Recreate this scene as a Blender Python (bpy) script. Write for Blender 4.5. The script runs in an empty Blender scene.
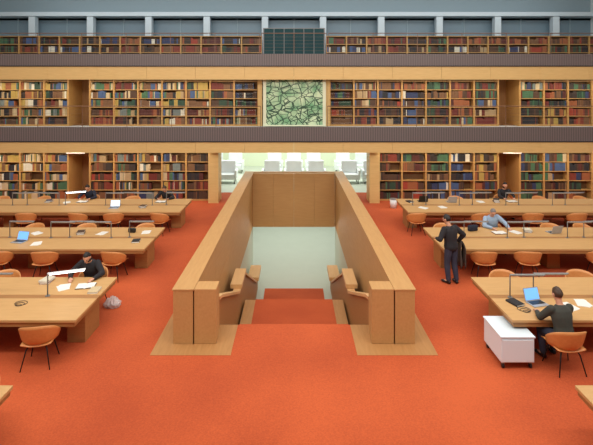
import bpy, bmesh, math, random
from mathutils import Vector, Matrix
random.seed(7)
C = bpy.context.scene.collection
scene = bpy.context.scene
scene.view_settings.view_transform = 'Standard'

# ------------------------------------------------------------ materials
def srgb(r, g, b):
    f = lambda c: (c/255/12.92) if c/255 <= 0.04045 else ((c/255+0.055)/1.055)**2.4
    return (f(r), f(g), f(b), 1)

def new_mat(name):
    m = bpy.data.materials.new(name); m.use_nodes = True
    nt = m.node_tree
    return m, nt, nt.nodes['Principled BSDF']

def plain(name, col, rough=0.5, metal=0.0, var=0.08, scale=8.0, emit=None, estr=0):
    m, nt, b = new_mat(name)
    b.inputs['Roughness'].default_value = rough
    b.inputs['Metallic'].default_value = metal
    tc = nt.nodes.new('ShaderNodeTexCoord'); n = nt.nodes.new('ShaderNodeTexNoise')
    n.inputs['Scale'].default_value = scale
    r = nt.nodes.new('ShaderNodeValToRGB')
    c = col
    r.color_ramp.elements[0].color = (c[0]*(1-var), c[1]*(1-var), c[2]*(1-var), 1)
    r.color_ramp.elements[1].color = (min(1, c[0]*(1+var)), min(1, c[1]*(1+var)), min(1, c[2]*(1+var)), 1)
    nt.links.new(tc.outputs['Object'], n.inputs['Vector'])
    nt.links.new(n.outputs['Fac'], r.inputs['Fac'])
    nt.links.new(r.outputs['Color'], b.inputs['Base Color'])
    if emit:
        b.inputs['Emission Color'].default_value = emit
        b.inputs['Emission Strength'].default_value = estr
    return m

def wood(name, c1, c2, stretch=(1, 8, 8), rough=0.4, scale=2.5):
    m, nt, b = new_mat(name)
    tc = nt.nodes.new('ShaderNodeTexCoord'); mp = nt.nodes.new('ShaderNodeMapping')
    mp.inputs['Scale'].default_value = stretch
    n = nt.nodes.new('ShaderNodeTexNoise'); n.inputs['Scale'].default_value = scale
    n.inputs['Detail'].default_value = 3
    r = nt.nodes.new('ShaderNodeValToRGB')
    r.color_ramp.elements[0].position = 0.25; r.color_ramp.elements[1].position = 0.75
    r.color_ramp.elements[0].color = c1; r.color_ramp.elements[1].color = c2
    nt.links.new(tc.outputs['Object'], mp.inputs['Vector'])
    nt.links.new(mp.outputs['Vector'], n.inputs['Vector'])
    nt.links.new(n.outputs['Fac'], r.inputs['Fac'])
    nt.links.new(r.outputs['Color'], b.inputs['Base Color'])
    b.inputs['Roughness'].default_value = rough
    return m

M = {}
def carpet_mat():
    m, nt, b = new_mat('carpet_orange')
    tc = nt.nodes.new('ShaderNodeTexCoord')
    n1 = nt.nodes.new('ShaderNodeTexNoise'); n1.inputs['Scale'].default_value = 0.5; n1.inputs['Detail'].default_value = 6
    n2 = nt.nodes.new('ShaderNodeTexNoise'); n2.inputs['Scale'].default_value = 45; n2.inputs['Detail'].default_value = 2
    mx = nt.nodes.new('ShaderNodeMath'); mx.operation = 'MULTIPLY_ADD'
    mx.inputs[1].default_value = 0.4
    nt.links.new(tc.outputs['Object'], n1.inputs['Vector']); nt.links.new(tc.outputs['Object'], n2.inputs['Vector'])
    nt.links.new(n2.outputs['Fac'], mx.inputs[0])
    ml = nt.nodes.new('ShaderNodeMath'); ml.operation = 'MULTIPLY'; ml.inputs[1].default_value = 0.6
    nt.links.new(n1.outputs['Fac'], ml.inputs[0]); nt.links.new(ml.outputs[0], mx.inputs[2])
    r = nt.nodes.new('ShaderNodeValToRGB')
    r.color_ramp.elements[0].position = 0.36; r.color_ramp.elements[1].position = 0.64
    r.color_ramp.elements[0].color = srgb(170, 70, 32); r.color_ramp.elements[1].color = srgb(202, 92, 46)
    nt.links.new(mx.outputs[0], r.inputs['Fac']); nt.links.new(r.outputs['Color'], b.inputs['Base Color'])
    b.inputs['Roughness'].default_value = 0.95
    bp = nt.nodes.new('ShaderNodeBump'); bp.inputs['Strength'].default_value = 0.25
    nt.links.new(n2.outputs['Fac'], bp.inputs['Height']); nt.links.new(bp.outputs['Normal'], b.inputs['Normal'])
    return m
M['carpet'] = carpet_mat()
M['wood_table'] = wood('wood_table', srgb(196, 152, 96), srgb(206, 163, 108), (1, 9, 9), 0.5)
M['wood_edge'] = wood('wood_edge', srgb(158, 110, 62), srgb(170, 122, 72), (1, 9, 9), 0.55)
M['wood_stair'] = wood('wood_stair', srgb(188, 141, 86), srgb(198, 152, 96), (9, 1, 9), 0.6)
M['wood_end'] = wood('wood_end', srgb(196, 150, 94), srgb(204, 159, 102), (1, 9, 9), 0.6)
M['wood_case'] = wood('wood_case', srgb(184, 140, 80), srgb(196, 152, 90), (8, 8, 1), 0.5)
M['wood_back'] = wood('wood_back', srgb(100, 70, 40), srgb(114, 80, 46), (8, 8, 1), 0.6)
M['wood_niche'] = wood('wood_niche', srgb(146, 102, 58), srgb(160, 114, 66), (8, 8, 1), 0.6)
M['wood_fascia'] = wood('wood_fascia', srgb(210, 174, 110), srgb(220, 185, 122), (1, 8, 8), 0.5)
M['wood_floor'] = wood('wood_floor', srgb(172, 122, 70), srgb(186, 136, 82), (9, 1, 9), 0.55)
M['wood_cap'] = wood('wood_cap', srgb(214, 168, 112), srgb(222, 178, 122), (9, 1, 9), 0.5)
M['wood_chair'] = wood('wood_chair', srgb(206, 134, 74), srgb(216, 148, 86), (8, 1, 8), 0.4)
M['white'] = plain('white_paint', srgb(226, 230, 230), 0.4, var=0.02)
M['plaster'] = plain('pale_green_plaster', srgb(200, 208, 190), 0.8, var=0.03)
M['lower_floor'] = plain('pale_stone_floor', srgb(184, 190, 174), 0.7, var=0.04, scale=2)
M['greypaint'] = plain('blue_grey_paint', srgb(150, 170, 178), 0.6, var=0.02)
M['ceiling'] = plain('ceiling_grey', srgb(186, 192, 194), 0.8, var=0.02)
M['column'] = plain('column_grey', srgb(200, 214, 220), 0.5, var=0.02)
M['glass_dark'] = plain('blue_grey_window_glass', srgb(118, 140, 152), 0.4, var=0.08, scale=0.8)
M['metal_dark'] = plain('dark_metal', srgb(58, 56, 56), 0.4, 0.7)
M['metal_grey'] = plain('grey_metal', srgb(132, 130, 128), 0.45, 0.2)
M['rail'] = plain('rail_metal', srgb(128, 96, 74), 0.5, 0.1)
M['tube_on'] = plain('lit_tube', srgb(255, 255, 250), 0.4, emit=(1, 0.98, 0.92, 1), estr=6)
M['tube_faint'] = plain('faint_lit_tube', srgb(240, 236, 220), 0.4, emit=(1, 0.95, 0.85, 1), estr=0.8)
M['tube_off'] = plain('unlit_tube', srgb(200, 198, 190), 0.3)
M['black'] = plain('black_plastic', srgb(26, 26, 28), 0.4)
M['silver'] = plain('silver_plastic', srgb(176, 178, 182), 0.35, 0.3)
M['screen_blue'] = plain('blue_screen', srgb(90, 150, 220), 0.3, emit=srgb(120, 180, 245), estr=0.9)
M['screen_white'] = plain('white_screen', srgb(210, 225, 240), 0.3, emit=srgb(205, 225, 250), estr=0.8)
M['paper'] = plain('paper_white', srgb(236, 234, 226), 0.7, var=0.02)
M['skin'] = plain('skin', srgb(205, 150, 122), 0.5, var=0.04)
M['hair_dark'] = plain('hair_dark', srgb(34, 27, 25), 0.6, var=0.3, scale=60)
M['hair_grey'] = plain('hair_grey', srgb(128, 122, 120), 0.6, var=0.2, scale=60)
M['hair_brown'] = plain('hair_brown', srgb(70, 50, 36), 0.6, var=0.3, scale=60)
M['shirt_black'] = plain('cloth_black', srgb(38, 36, 40), 0.9, var=0.2)
M['shirt_olive'] = plain('cloth_charcoal', srgb(62, 64, 58), 0.9, var=0.15)
M['shirt_blue'] = plain('cloth_pale_blue', srgb(150, 172, 196), 0.9, var=0.1)
M['shirt_navy'] = plain('cloth_navy', srgb(34, 38, 54), 0.9, var=0.15)
M['jeans'] = plain('cloth_dark_jeans', srgb(52, 56, 74), 0.9, var=0.2)
M['jacket'] = plain('cloth_jacket', srgb(74, 62, 54), 0.9, var=0.2)
M['bag'] = plain('clear_plastic_bag', srgb(236, 232, 230), 0.15, var=0.05)
M['bag'].node_tree.nodes['Principled BSDF'].inputs['Alpha'].default_value = 0.55
M['lattice'] = plain('dark_green_glass', srgb(46, 72, 74), 0.7, var=0.25, scale=1.5)
M['lattice'].node_tree.nodes['Principled BSDF'].inputs['Specular IOR Level'].default_value = 0.1

def slat_mat():
    m, nt, b = new_mat('dark_slatted_metal')
    tc = nt.nodes.new('ShaderNodeTexCoord'); w = nt.nodes.new('ShaderNodeTexWave')
    w.wave_type = 'BANDS'; w.bands_direction = 'X'; w.inputs['Scale'].default_value = 4.2
    r = nt.nodes.new('ShaderNodeValToRGB')
    r.color_ramp.elements[0].color = srgb(78, 70, 70); r.color_ramp.elements[1].color = srgb(120, 108, 106)
    nt.links.new(tc.outputs['Object'], w.inputs['Vector']); nt.links.new(w.outputs['Fac'], r.inputs['Fac'])
    nt.links.new(r.outputs['Color'], b.inputs['Base Color']); b.inputs['Roughness'].default_value = 0.5
    return m
M['slats'] = slat_mat()

def art_mat():
    m, nt, b = new_mat('abstract_green_web')
    tc = nt.nodes.new('ShaderNodeTexCoord')
    def edge(scale, width, off, rot):
        mp = nt.nodes.new('ShaderNodeMapping'); mp.inputs['Location'].default_value = (off, 0, off)
        mp.inputs['Rotation'].default_value = (0, rot, 0); mp.inputs['Scale'].default_value = (1, 0.01, 1.3)
        nt.links.new(tc.outputs['Object'], mp.inputs['Vector'])
        v = nt.nodes.new('ShaderNodeTexVoronoi'); v.feature = 'DISTANCE_TO_EDGE'; v.inputs['Scale'].default_value = scale
        nt.links.new(mp.outputs['Vector'], v.inputs['Vector'])
        c = nt.nodes.new('ShaderNodeMath'); c.operation = 'LESS_THAN'; c.inputs[1].default_value = width
        nt.links.new(v.outputs['Distance'], c.inputs[0]); return c
    e1 = edge(2.2, 0.034, 0.3, 0.5); e2 = edge(3.0, 0.034, 3.7, -0.6)
    mx = nt.nodes.new('ShaderNodeMath'); mx.operation = 'MAXIMUM'
    nt.links.new(e1.outputs[0], mx.inputs[0]); nt.links.new(e2.outputs[0], mx.inputs[1])
    n2 = nt.nodes.new('ShaderNodeTexNoise'); n2.inputs['Scale'].default_value = 2.0
    nt.links.new(tc.outputs['Object'], n2.inputs['Vector'])
    r = nt.nodes.new('ShaderNodeValToRGB')
    r.color_ramp.elements[0].position = 0.35; r.color_ramp.elements[1].position = 0.65
    r.color_ramp.elements[0].color = srgb(112, 170, 124); r.color_ramp.elements[1].color = srgb(204, 224, 186)
    nt.links.new(n2.outputs['Fac'], r.inputs['Fac'])
    mix = nt.nodes.new('ShaderNodeMix'); mix.data_type = 'RGBA'
    nt.links.new(mx.outputs[0], mix.inputs[0]); nt.links.new(r.outputs['Color'], mix.inputs[6])
    mix.inputs[7].default_value = srgb(48, 82, 62)
    nt.links.new(mix.outputs[2], b.inputs['Base Color'])
    b.inputs['Roughness'].default_value = 0.4
    return m
M['art'] = art_mat()

# ------------------------------------------------------------ mesh helpers
def obj_from_bm(name, bm, mats, smooth=False):
    me = bpy.data.meshes.new(name); bm.normal_update(); bm.to_mesh(me); bm.free()
    if not isinstance(mats, (list, tuple)): mats = [mats]
    for m in mats: me.materials.append(m)
    if smooth:
        for p in me.polygons: p.use_smooth = True
    o = bpy.data.objects.new(name, me); C.objects.link(o)
    return o

def add_box(bm, x0, x1, y0, y1, z0, z1, bev=0.0, mi=0):
    r = bmesh.ops.create_cube(bm, size=1.0)
    vs = r['verts']
    for v in vs:
        v.co = Vector(((x0+x1)/2+v.co.x*(x1-x0), (y0+y1)/2+v.co.y*(y1-y0), (z0+z1)/2+v.co.z*(z1-z0)))
    fs = set(f for v in vs for f in v.link_faces)
    for f in fs: f.material_index = mi
    if bev > 0:
        es = set(e for v in vs for e in v.link_edges)
        r2 = bmesh.ops.bevel(bm, geom=list(es), offset=bev, segments=2, affect='EDGES', profile=0.5)
        for f in r2['faces']: f.material_index = mi

def tag(o, label, cat, group=None, kind=None):
    if label: o['label'] = label
    if cat: o['category'] = cat
    if group: o['group'] = group
    if kind: o['kind'] = kind
    return o

def boxes(name, lst, mat, parent=None, loc=None, bev=0.0):
    """lst of (x0,x1,y0,y1,z0,z1) in parent/world coords; origin at base centre"""
    xs = [b[0] for b in lst]+[b[1] for b in lst]; ys = [b[2] for b in lst]+[b[3] for b in lst]; zs = [b[4] for b in lst]
    o0 = Vector(((min(xs)+max(xs))/2, (min(ys)+max(ys))/2, min(zs)))
    bm = bmesh.new()
    for b in lst: add_box(bm, b[0]-o0.x, b[1]-o0.x, b[2]-o0.y, b[3]-o0.y, b[4]-o0.z, b[5]-o0.z, bev)
    o = obj_from_bm(name, bm, mat)
    o.location = o0
    if parent: o.parent = parent
    return o
def box(name, x0, x1, y0, y1, z0, z1, mat, parent=None, bev=0.0):
    return boxes(name, [(x0, x1, y0, y1, z0, z1)], mat, parent, bev=bev)

def add_tube(bm, pts, radii, seg=10, cap=True, mi=0):
    pts = [Vector(p) for p in pts]
    if not isinstance(radii, (list, tuple)): radii = [radii]*len(pts)
    rings = []
    up = None
    for i, p in enumerate(pts):
        d = (pts[min(i+1, len(pts)-1)]-pts[max(i-1, 0)]).normalized()
        if up is None:
            up = Vector((0, 0, 1)) if abs(d.z) < 0.9 else Vector((1, 0, 0))
        a = d.cross(up).normalized(); b = a.cross(d).normalized(); up = b
        r = radii[i]; rx, ry = (r if isinstance(r, tuple) else (r, r))
        rings.append([bm.verts.new(p+a*rx*math.cos(2*math.pi*k/seg)+b*ry*math.sin(2*math.pi*k/seg)) for k in range(seg)])
    for i in range(len(rings)-1):
        for k in range(seg):
            f = bm.faces.new((rings[i][k], rings[i][(k+1) % seg], rings[i+1][(k+1) % seg], rings[i+1][k])); f.material_index = mi
    if cap:
        f = bm.faces.new(list(reversed(rings[0]))); f.material_index = mi
        f = bm.faces.new(rings[-1]); f.material_index = mi
def tube(name, pts, radii, mat, parent=None, seg=10):
    bm = bmesh.new(); o0 = Vector(pts[0])
    add_tube(bm, [Vector(p)-o0 for p in pts], radii, seg)
    bmesh.ops.recalc_face_normals(bm, faces=bm.faces)
    o = obj_from_bm(name, bm, mat, True); o.location = o0
    if parent: o.parent = parent
    return o
def empty(name, loc=(0, 0, 0), rz=0):
    e = bpy.data.objects.new(name, None); e.empty_display_size = 0.2
    e.location = loc; e.rotation_euler[2] = rz; C.objects.link(e); return e
def duplicate(root, loc, rz=0, mat_swap=None):
    n = root.copy(); C.objects.link(n)
    n.location = loc; n.rotation_euler[2] = rz
    def rec(src, dst):
        for ch in src.children:
            c = ch.copy(); C.objects.link(c); c.parent = dst
            rec(ch, c)
    rec(root, n)
    return n
def structure(o): o['kind'] = 'structure'; return o

# ------------------------------------------------------------ camera
cam_d = bpy.data.cameras.new('camera'); cam = bpy.data.objects.new('camera', cam_d); C.objects.link(cam)
cam.location = (0, 0, 4.84); cam.rotation_euler = (math.radians(90), 0, 0)
cam_d.sensor_width = 36; cam_d.lens = 450/593*36
cam_d.shift_x = 2.5/593; cam_d.shift_y = -129.5/593
cam_d.clip_end = 200
scene.camera = cam

# ------------------------------------------------------------ room shell
W = 17.0
structure(boxes('floor', [(-W, -2.2, -6, 21.9, -0.3, 0), (2.2, W, -6, 21.9, -0.3, 0), (-2.2, 2.2, -6, 8.66, -0.3, 0), (-1.93, 1.93, 8.66, 9.4, -0.3, 0)], M['carpet']))
structure(box('floor_far_room', -8, 8, 21.9, 30, -0.3, 0.0, M['lower_floor']))
structure(box('floor_lower_level', -6, 6, 8.5, 33, -3.8, -3.6, M['lower_floor']))
structure(box('wall_west', -W-0.2, -W, -6, 26, 0, 10.4, M['white']))
structure(box('wall_east', W, W+0.2, -6, 26, 0, 10.4, M['white']))
structure(box('wall_south', -W, W, -6.2, -6, 0, 10.4, M['white']))
structure(box('ceiling', -W, W, -6, 26, 10.4, 10.6, M['ceiling']))
structure(box('wall_north', -W, W, 25.8, 26, 9.0, 10.4, M['greypaint']))
structure(box('wall_north_base', -W, W, 25.8, 26, 6.5, 7.9, M['greypaint']))
structure(box('trim_ledge', -W, W, 25.0, 25.8, 9.12, 9.34, M['column']))
structure(box('trim_sill', -W, W, 25.5, 25.8, 7.85, 8.0, M['column']))
NA, NB_ = 9.17, 10.15
seg_lo = [(-W, -NB_), (-NA, -3.4), (3.4, NA), (NB_, W)]; seg_hi = [(-W, -NB_), (-NA, NA), (NB_, W)]
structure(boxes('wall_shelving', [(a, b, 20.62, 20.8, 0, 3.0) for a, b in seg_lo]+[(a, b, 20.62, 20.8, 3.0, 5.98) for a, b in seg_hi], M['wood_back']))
structure(box('wall_far_room_north', -8, 8, 29.8, 30, 0, 2.95, plain('pale_yellow_green_wall', srgb(218, 226, 198), 0.7, var=0.03)))
structure(box('wall_far_room_west', -8.1, -8, 20.8, 30, 0, 2.95, M['white']))
structure(box('wall_far_room_east', 8, 8.1, 20.8, 30, 0, 2.95, M['white']))
structure(box('ceiling_far_room', -8, 8, 20.8, 30, 2.95, 3.05, M['white']))
structure(box('wall_lower_west', -2.1, -1.96, 8.5, 21.5, -3.6, -1.502, M['plaster']))
structure(box('wall_lower_east', 1.96, 2.1, 8.5, 21.5, -3.6, -1.502, M['plaster']))
structure(box('wall_lower_north', -6, 6, 33, 33.1, -3.6, -0.3, M['plaster']))
structure(box('ceiling_lower_level', -6, 6, 21.9, 33, -0.45, -0.3, M['white']))
n = 0
xs = [1.62+3.25*i for i in range(5)]
cols = sorted([-x for x in xs]+xs)
edges = [-W]+cols+[W]
for i in range(len(edges)-1):
    a, b = edges[i], edges[i+1]
    if b-a < 0.3: continue
    n += 1
    bm = bmesh.new()
    cx = (a+b)/2
    add_box(bm, a-cx, b-cx, 0, 0.05, 0, 1.15, mi=0)
    add_box(bm, a-cx, b-cx, -0.03, 0, 0.0, 0.06, mi=1)
    add_box(bm, -0.02, 0.02, -0.03, 0, 0.06, 1.15, mi=1)
    w = obj_from_bm('window_%d' % n, bm, [M['glass_dark'], M['greypaint']]); w.location = (cx, 25.8, 8.0); structure(w)
for x in cols:
    bm = bmesh.new()
    add_box(bm, -0.18, 0.18, -0.18, 0.18, 0, 2.61, bev=0.01)
    add_box(bm, -0.21, 0.21, -0.21, 0.21, 0, 0.06)
    c = obj_from_bm('column', bm, M['column'], False); c.location = (x, 25.25, 6.5)
    tag(c, 'plain square pale grey column in front of the upper windows', 'column', 'upper gallery columns')

# galleries --------------------------------------------------------
WG = W-0.01
def gallery(z_top, z_mid, z_bot, depth_back, label):
    g = empty('gallery_balcony', (0, 19.4, z_bot)); tag(g, label, 'balcony')
    def rel(o): o.location -= Vector((0, 19.4, z_bot)); o.parent = g; return o
    rel(box('slab', -WG, WG, 19.5, depth_back, z_mid, z_top-0.02, M['ceiling']))
    rel(box('slatted_band', -WG, WG, 19.4, 19.5, z_mid, z_top, M['slats']))
    rel(boxes('wood_fascia', [(-WG+i*WG/8, -WG+(i+1)*WG/8-0.008, 19.42, 19.52, z_bot, z_mid) for i in range(16)], M['wood_fascia']))
    rel(box('fascia_lip', -WG, WG, 19.38, 19.52, z_mid-0.02, z_mid+0.02, M['metal_dark']))
    return g
gallery(3.37, 2.74, 2.26, 20.6, 'gallery balcony edge with dark slatted band over light wood fascia')
gallery(6.53, 6.00, 5.42, 25.79, 'upper gallery balcony edge with dark slats and wood fascia')

def railing(z, spans, label):
    for (a, b) in spans:
        r = empty('gallery_railing', ((a+b)/2, 19.5, z)); tag(r, label, 'railing', 'gallery railings')
        h = (b-a)/2
        o = tube('top_rail', [(-h, 0, 0.9), (h, 0, 0.9)], 0.018, M['rail'], r, 8)
        bm = bmesh.new()
        for k in range(5): add_tube(bm, [(-h, 0, 0.14+k*0.15), (h, 0, 0.14+k*0.15)], 0.0035, 4)
        o = obj_from_bm('railing_wires', bm, M['rail']); o.parent = r
        npost = int((b-a)/2)+1
        for k in range(npost+1):
            box('post', -h+k*(2*h)/npost-0.010, -h+k*(2*h)/npost+0.010, -0.010, 0.010, 0, 0.9, M['rail'], r)
railing(3.37, [(-16.9, -1.45), (1.45, 16.9)], 'thin reddish metal gallery railing with wires in front of books')
railing(6.53, [(-16.9, -1.5), (-1.4, 1.4), (1.5, 16.9)], 'thin metal railing on the upper gallery')

# bookcases --------------------------------------------------------
BW = 1.08; CY = 20.2
def make_case(h, rows, depth, parts=True):
    e = empty('bookcase')
    for s in (-1, 1):
        box('side_panel', s*(BW/2-0.018)-0.016, s*(BW/2-0.018)+0.016, 0, depth, 0, h, M['wood_case'], e)
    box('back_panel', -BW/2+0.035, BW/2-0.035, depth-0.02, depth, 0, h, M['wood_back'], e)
    for i in range(rows+1):
        z = 0.06+i*(h-0.10)/rows
        box('shelf', -BW/2+0.035, BW/2-0.035, 0.01, depth-0.021, z-0.014, z+0.014, M['wood_case'], e)
    box('plinth', -BW/2+0.035, BW/2-0.035, 0.02, 0.05, 0, 0.045, M['wood_case'], e)
    return e
H0 = 2.2; H1 = 2.06
t0 = make_case(H0, 5, 0.36); tag(t0, 'tall open wooden bookcase filled with rows of books', 'bookcase', 'bookcases along the ground floor')
t1 = make_case(H1, 5, 0.36); tag(t1, 'open wooden bookcase on the gallery packed with books', 'bookcase', 'bookcases along the gallery')
pos0 = []; pos1 = []
for s in (-1, 1):
    pos0 += [s*(3.77+BW*(i+.5)) for i in range(5)]+[s*(10.15+BW*(i+.5)) for i in range(5)]
    pos1 += [s*(1.61+BW*(i+.5)) for i in range(7)]+[s*(10.15+BW*(i+.5)) for i in range(5)]
for k, x in enumerate(pos0):
    if k == 0: t0.location = (x, CY, 0)
    else: duplicate(t0, (x, CY, 0))
for k, x in enumerate(pos1):
    if k == 0: t1.location = (x, CY, 3.352)
    else: duplicate(t1, (x, CY, 3.352))
H2 = 1.36; Y2 = 24.0
bm = bmesh.new()
add_box(bm, -BW/2+.002, -BW/2+0.035, 0, 0.34, 0, H2); add_box(bm, BW/2-0.035, BW/2-.002, 0, 0.34, 0, H2)
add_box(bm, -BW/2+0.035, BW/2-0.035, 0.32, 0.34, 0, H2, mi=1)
for i in range(4): add_box(bm, -BW/2+0.035, BW/2-0.035, 0.0, 0.32, 0.02+i*0.435, 0.05+i*0.435)
tc2 = obj_from_bm('low_bookcase', bm, [M['wood_case'], M['wood_back']])
tag(tc2, 'low open wooden bookcase with books on the upper gallery', 'bookcase', 'low bookcases on the upper gallery')
pos2 = []
for s in (-1, 1): pos2 += [s*(1.72+BW*(i+.5)) for i in range(14)]
for k, x in enumerate(pos2):
    o = tc2 if k == 0 else tc2.copy()
    if k: C.objects.link(o)
    o.location = (x, Y2, 6.53)
for (z, h) in ((0, 2.73), (3.352, 2.64)):
    for s in (-1, 1):
        cx = s*(NA+NB_)/2; hw = (NB_-NA)/2-0.004
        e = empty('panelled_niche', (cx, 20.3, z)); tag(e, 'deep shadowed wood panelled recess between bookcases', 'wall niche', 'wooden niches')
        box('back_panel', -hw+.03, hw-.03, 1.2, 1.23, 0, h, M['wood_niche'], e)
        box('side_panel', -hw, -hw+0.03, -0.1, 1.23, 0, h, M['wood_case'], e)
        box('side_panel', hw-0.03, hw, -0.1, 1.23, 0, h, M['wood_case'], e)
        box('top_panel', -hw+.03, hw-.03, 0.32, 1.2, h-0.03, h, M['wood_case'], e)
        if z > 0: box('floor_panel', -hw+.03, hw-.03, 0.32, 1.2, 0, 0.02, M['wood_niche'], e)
        if z == 0:
            l = empty('tube_light', (cx, 19.9, 2.19)); tag(l, 'faintly lit white tube light under the balcony', 'light', 'tube lights')
            tube('light_tube', [(-0.40, 0, 0), (0.40, 0, 0)], 0.022, M['tube_faint'], l)
            box('light_housing', -0.44, 0.44, -0.04, 0.04, 0.024, 0.06, M['white'], l)
            for sx in (-0.3, 0.3): box('hanger', sx-0.008, sx+0.008, -0.008, 0.008, 0.06, 0.549, M['metal_grey'], l)
        xa, xb = sorted((s*15.56, s*16.98))
        o = box('end_wall_panel', xa, xb, 20.3, 20.6, z, z+2.05, M['wood_case']); tag(o, 'plain wood panel closing the row of bookcases', 'wall panel', 'wood end panels')
for s in (-1, 1):
    o = box('jamb_panel', min(s*3.32, s*3.765), max(s*3.32, s*3.765), 19.75, 20.6, 0, 2.70, M['wood_fascia'])
    tag(o, 'light wood panelled end wall beside the opening', 'wall panel')
    o = box('side_pilaster', min(s*1.42, s*1.6), max(s*1.42, s*1.6), 20.1, 20.6, 3.36, 5.42, M['wood_fascia'])
    tag(o, 'narrow wood panel beside the green artwork', 'wall panel')
a = empty('wall_artwork', (0.02, 19.75, 3.38)); tag(a, 'green abstract artwork with dark web lines in a pale frame', 'artwork')
box('canvas', -1.24, 1.24, 0.02, 0.06, 0.06, 2.1, M['art'], a)
frm = plain('pale_frame', srgb(222, 226, 196), 0.4, var=0.03)
for (x0, x1, z0, z1) in ((-1.38, -1.24, 0, 2.2), (1.24, 1.38, 0, 2.2), (-1.24, 1.24, 2.1, 2.2), (-1.24, 1.24, 0, 0.06)):
    box('frame', x0, x1, 0, 0.08, z0, z1, frm, a)
lw = empty('gallery_glass_screen', (0, 24.1, 6.53)); tag(lw, 'dark greenish glass screen divided by thin uprights', 'glass screen')
box('glass', -1.60, 1.60, 0, 0.04, 0, 1.75, M['lattice'], lw)
boxes('screen_frame', [(-1.66, -1.60, -0.03, 0.06, 0, 1.79), (1.60, 1.66, -0.03, 0.06, 0, 1.79), (-1.60, 1.60, -0.03, 0.06, 1.75, 1.79)]+[(x-0.015, x+0.015, -0.03, -0.001, 0, 1.749) for x in (-1.07, -0.53, 0, 0.53, 1.07)], M['metal_grey'], lw)

# books -------------------------------------------------------------
pal = [(108, 42, 34), (128, 56, 42), (84, 40, 34), (82, 58, 42), (56, 45, 39), (116, 82, 54), (48, 74, 57), (68, 106, 76), (48, 58, 90),
       (68, 90, 128), (170, 144, 106), (198, 178, 140), (212, 206, 186), (38, 38, 42), (152, 90, 54), (156, 62, 44), (176, 148, 76), (114, 124, 120)]
BM = [plain('book_cover_%s' % chr(97+i), srgb(*c), 0.6, var=0.1) for i, c in enumerate(pal)]
styles = [[0, 1, 2, 3, 5, 14], [3, 4, 5, 13, 10, 2, 3], [6, 7, 4, 3, 0, 13], [8, 9, 12, 13, 4, 3], [3, 15, 1, 5, 14, 5, 4], [10, 11, 5, 3, 7, 9, 0], [13, 7, 6, 8, 3, 2, 4], [0, 1, 2, 3, 4, 5, 6, 8, 13, 14], list(range(18)), [3, 5, 14, 16, 4]]
pale = [10, 11, 12, 5, 7, 9, 17, 16, 14, 13, 6, 16]
stuff_bm = bmesh.new()
indiv = []
def fast_box(bm, x0, x1, y0, y1, z0, z1, mi):
    v = [bm.verts.new(c) for c in ((x0, y0, z0), (x1, y0, z0), (x1, y1, z0), (x0, y1, z0), (x0, y0, z1), (x1, y0, z1), (x1, y1, z1), (x0, y1, z1))]
    for q in ((0, 1, 5, 4), (1, 2, 6, 5), (3, 0, 4, 7), (4, 5, 6, 7), (2, 3, 7, 6), (3, 2, 1, 0)):
        f = bm.faces.new([v[i] for i in q]); f.material_index = mi
def fill_row(x, y, z, hmax, style, fillp, single):
    x0 = x-BW/2+0.045; xe = x+BW/2-0.045
    end = x0+(xe-x0)*fillp
    c = x0; hb = random.uniform(0.68, 0.92)*hmax; col = random.choice(style)
    while True:
        if random.random() < 0.30: col = random.choice(style)
        if random.random() < 0.10: hb = random.uniform(0.66, 0.94)*hmax
        w = random.uniform(0.020, 0.044)
        if c+w > end: break
        h = min(hmax*0.95, hb*random.uniform(0.96, 1.04)); yo = y+0.03+random.uniform(0, 0.02)
        if single and len(indiv) < 274: indiv.append((c, w, yo, z, h, col))
        else: fast_box(stuff_bm, c, c+w-0.002, yo, yo+0.2, z, z+h, col)
        c += w
def do_cases(pos, z0, h, rows, y, nsingle_cases, fmin):
    for k, x in enumerate(pos):
        st = random.choice(styles)
        for r in range(rows):
            if random.random() < 0.3: st = random.choice(styles)
            if x < -4 and random.random() < (0.6 if x < -9 else 0.3): st = pale
            z = z0+0.06+r*(h-0.10)/rows+0.0145
            hm = (h-0.10)/rows-0.03
            f = random.choice([1, 1, 1, random.uniform(fmin, 1)])
            if fmin < 0.4 and random.random() < 0.04: continue
            fill_row(x, y, z, hm, st, f, abs(x) < nsingle_cases)
do_cases(pos1, 3.352, H1, 5, CY, 2.2, 0.75)
do_cases(pos0, 0, H0, 5, CY, 4.4, 0.39)
for x in pos2:
    for r in range(3):
        fill_row(x, Y2-0.0, 6.53+0.051+r*0.435, 0.38, random.choice(styles[:5]), 1, False)
bks = obj_from_bm('library_books', stuff_bm, BM)
tag(bks, 'rows of bound library books in dark reds, browns and greens', 'books', kind='stuff')
bookmesh = {}
def book_mesh(col):
    if col in bookmesh: return bookmesh[col]
    bm = bmesh.new()
    pts = [(0, 0.06), (0.2, 0.015), (0.5, 0.0), (0.8, 0.015), (1, 0.06), (1, 1), (0.92, 1), (0.92, 0.08), (0.08, 0.08), (0.08, 1), (0, 1)]
    lo = [bm.verts.new((p[0], p[1], 0)) for p in pts]; hi = [bm.verts.new((p[0], p[1], 1)) for p in pts]
    for i in range(len(pts)):
        j = (i+1) % len(pts); bm.faces.new((lo[i], lo[j], hi[j], hi[i]))
    bm.faces.new(hi); bm.faces.new(list(reversed(lo)))
    add_box(bm, 0.1, 0.9, 0.085, 0.97, 0.02, 0.975, mi=1)
    for z in (0.2, 0.8): add_box(bm, 0.1, 0.9, -0.012, 0.03, z, z+0.015, mi=1)
    bmesh.ops.triangulate(bm, faces=[f for f in bm.faces if len(f.verts) > 4])
    bmesh.ops.recalc_face_normals(bm, faces=bm.faces)
    me = bpy.data.meshes.new('book'); bm.to_mesh(me); bm.free()
    me.materials.append(BM[col]); me.materials.append(M['paper'])
    bookmesh[col] = me; return me
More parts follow.
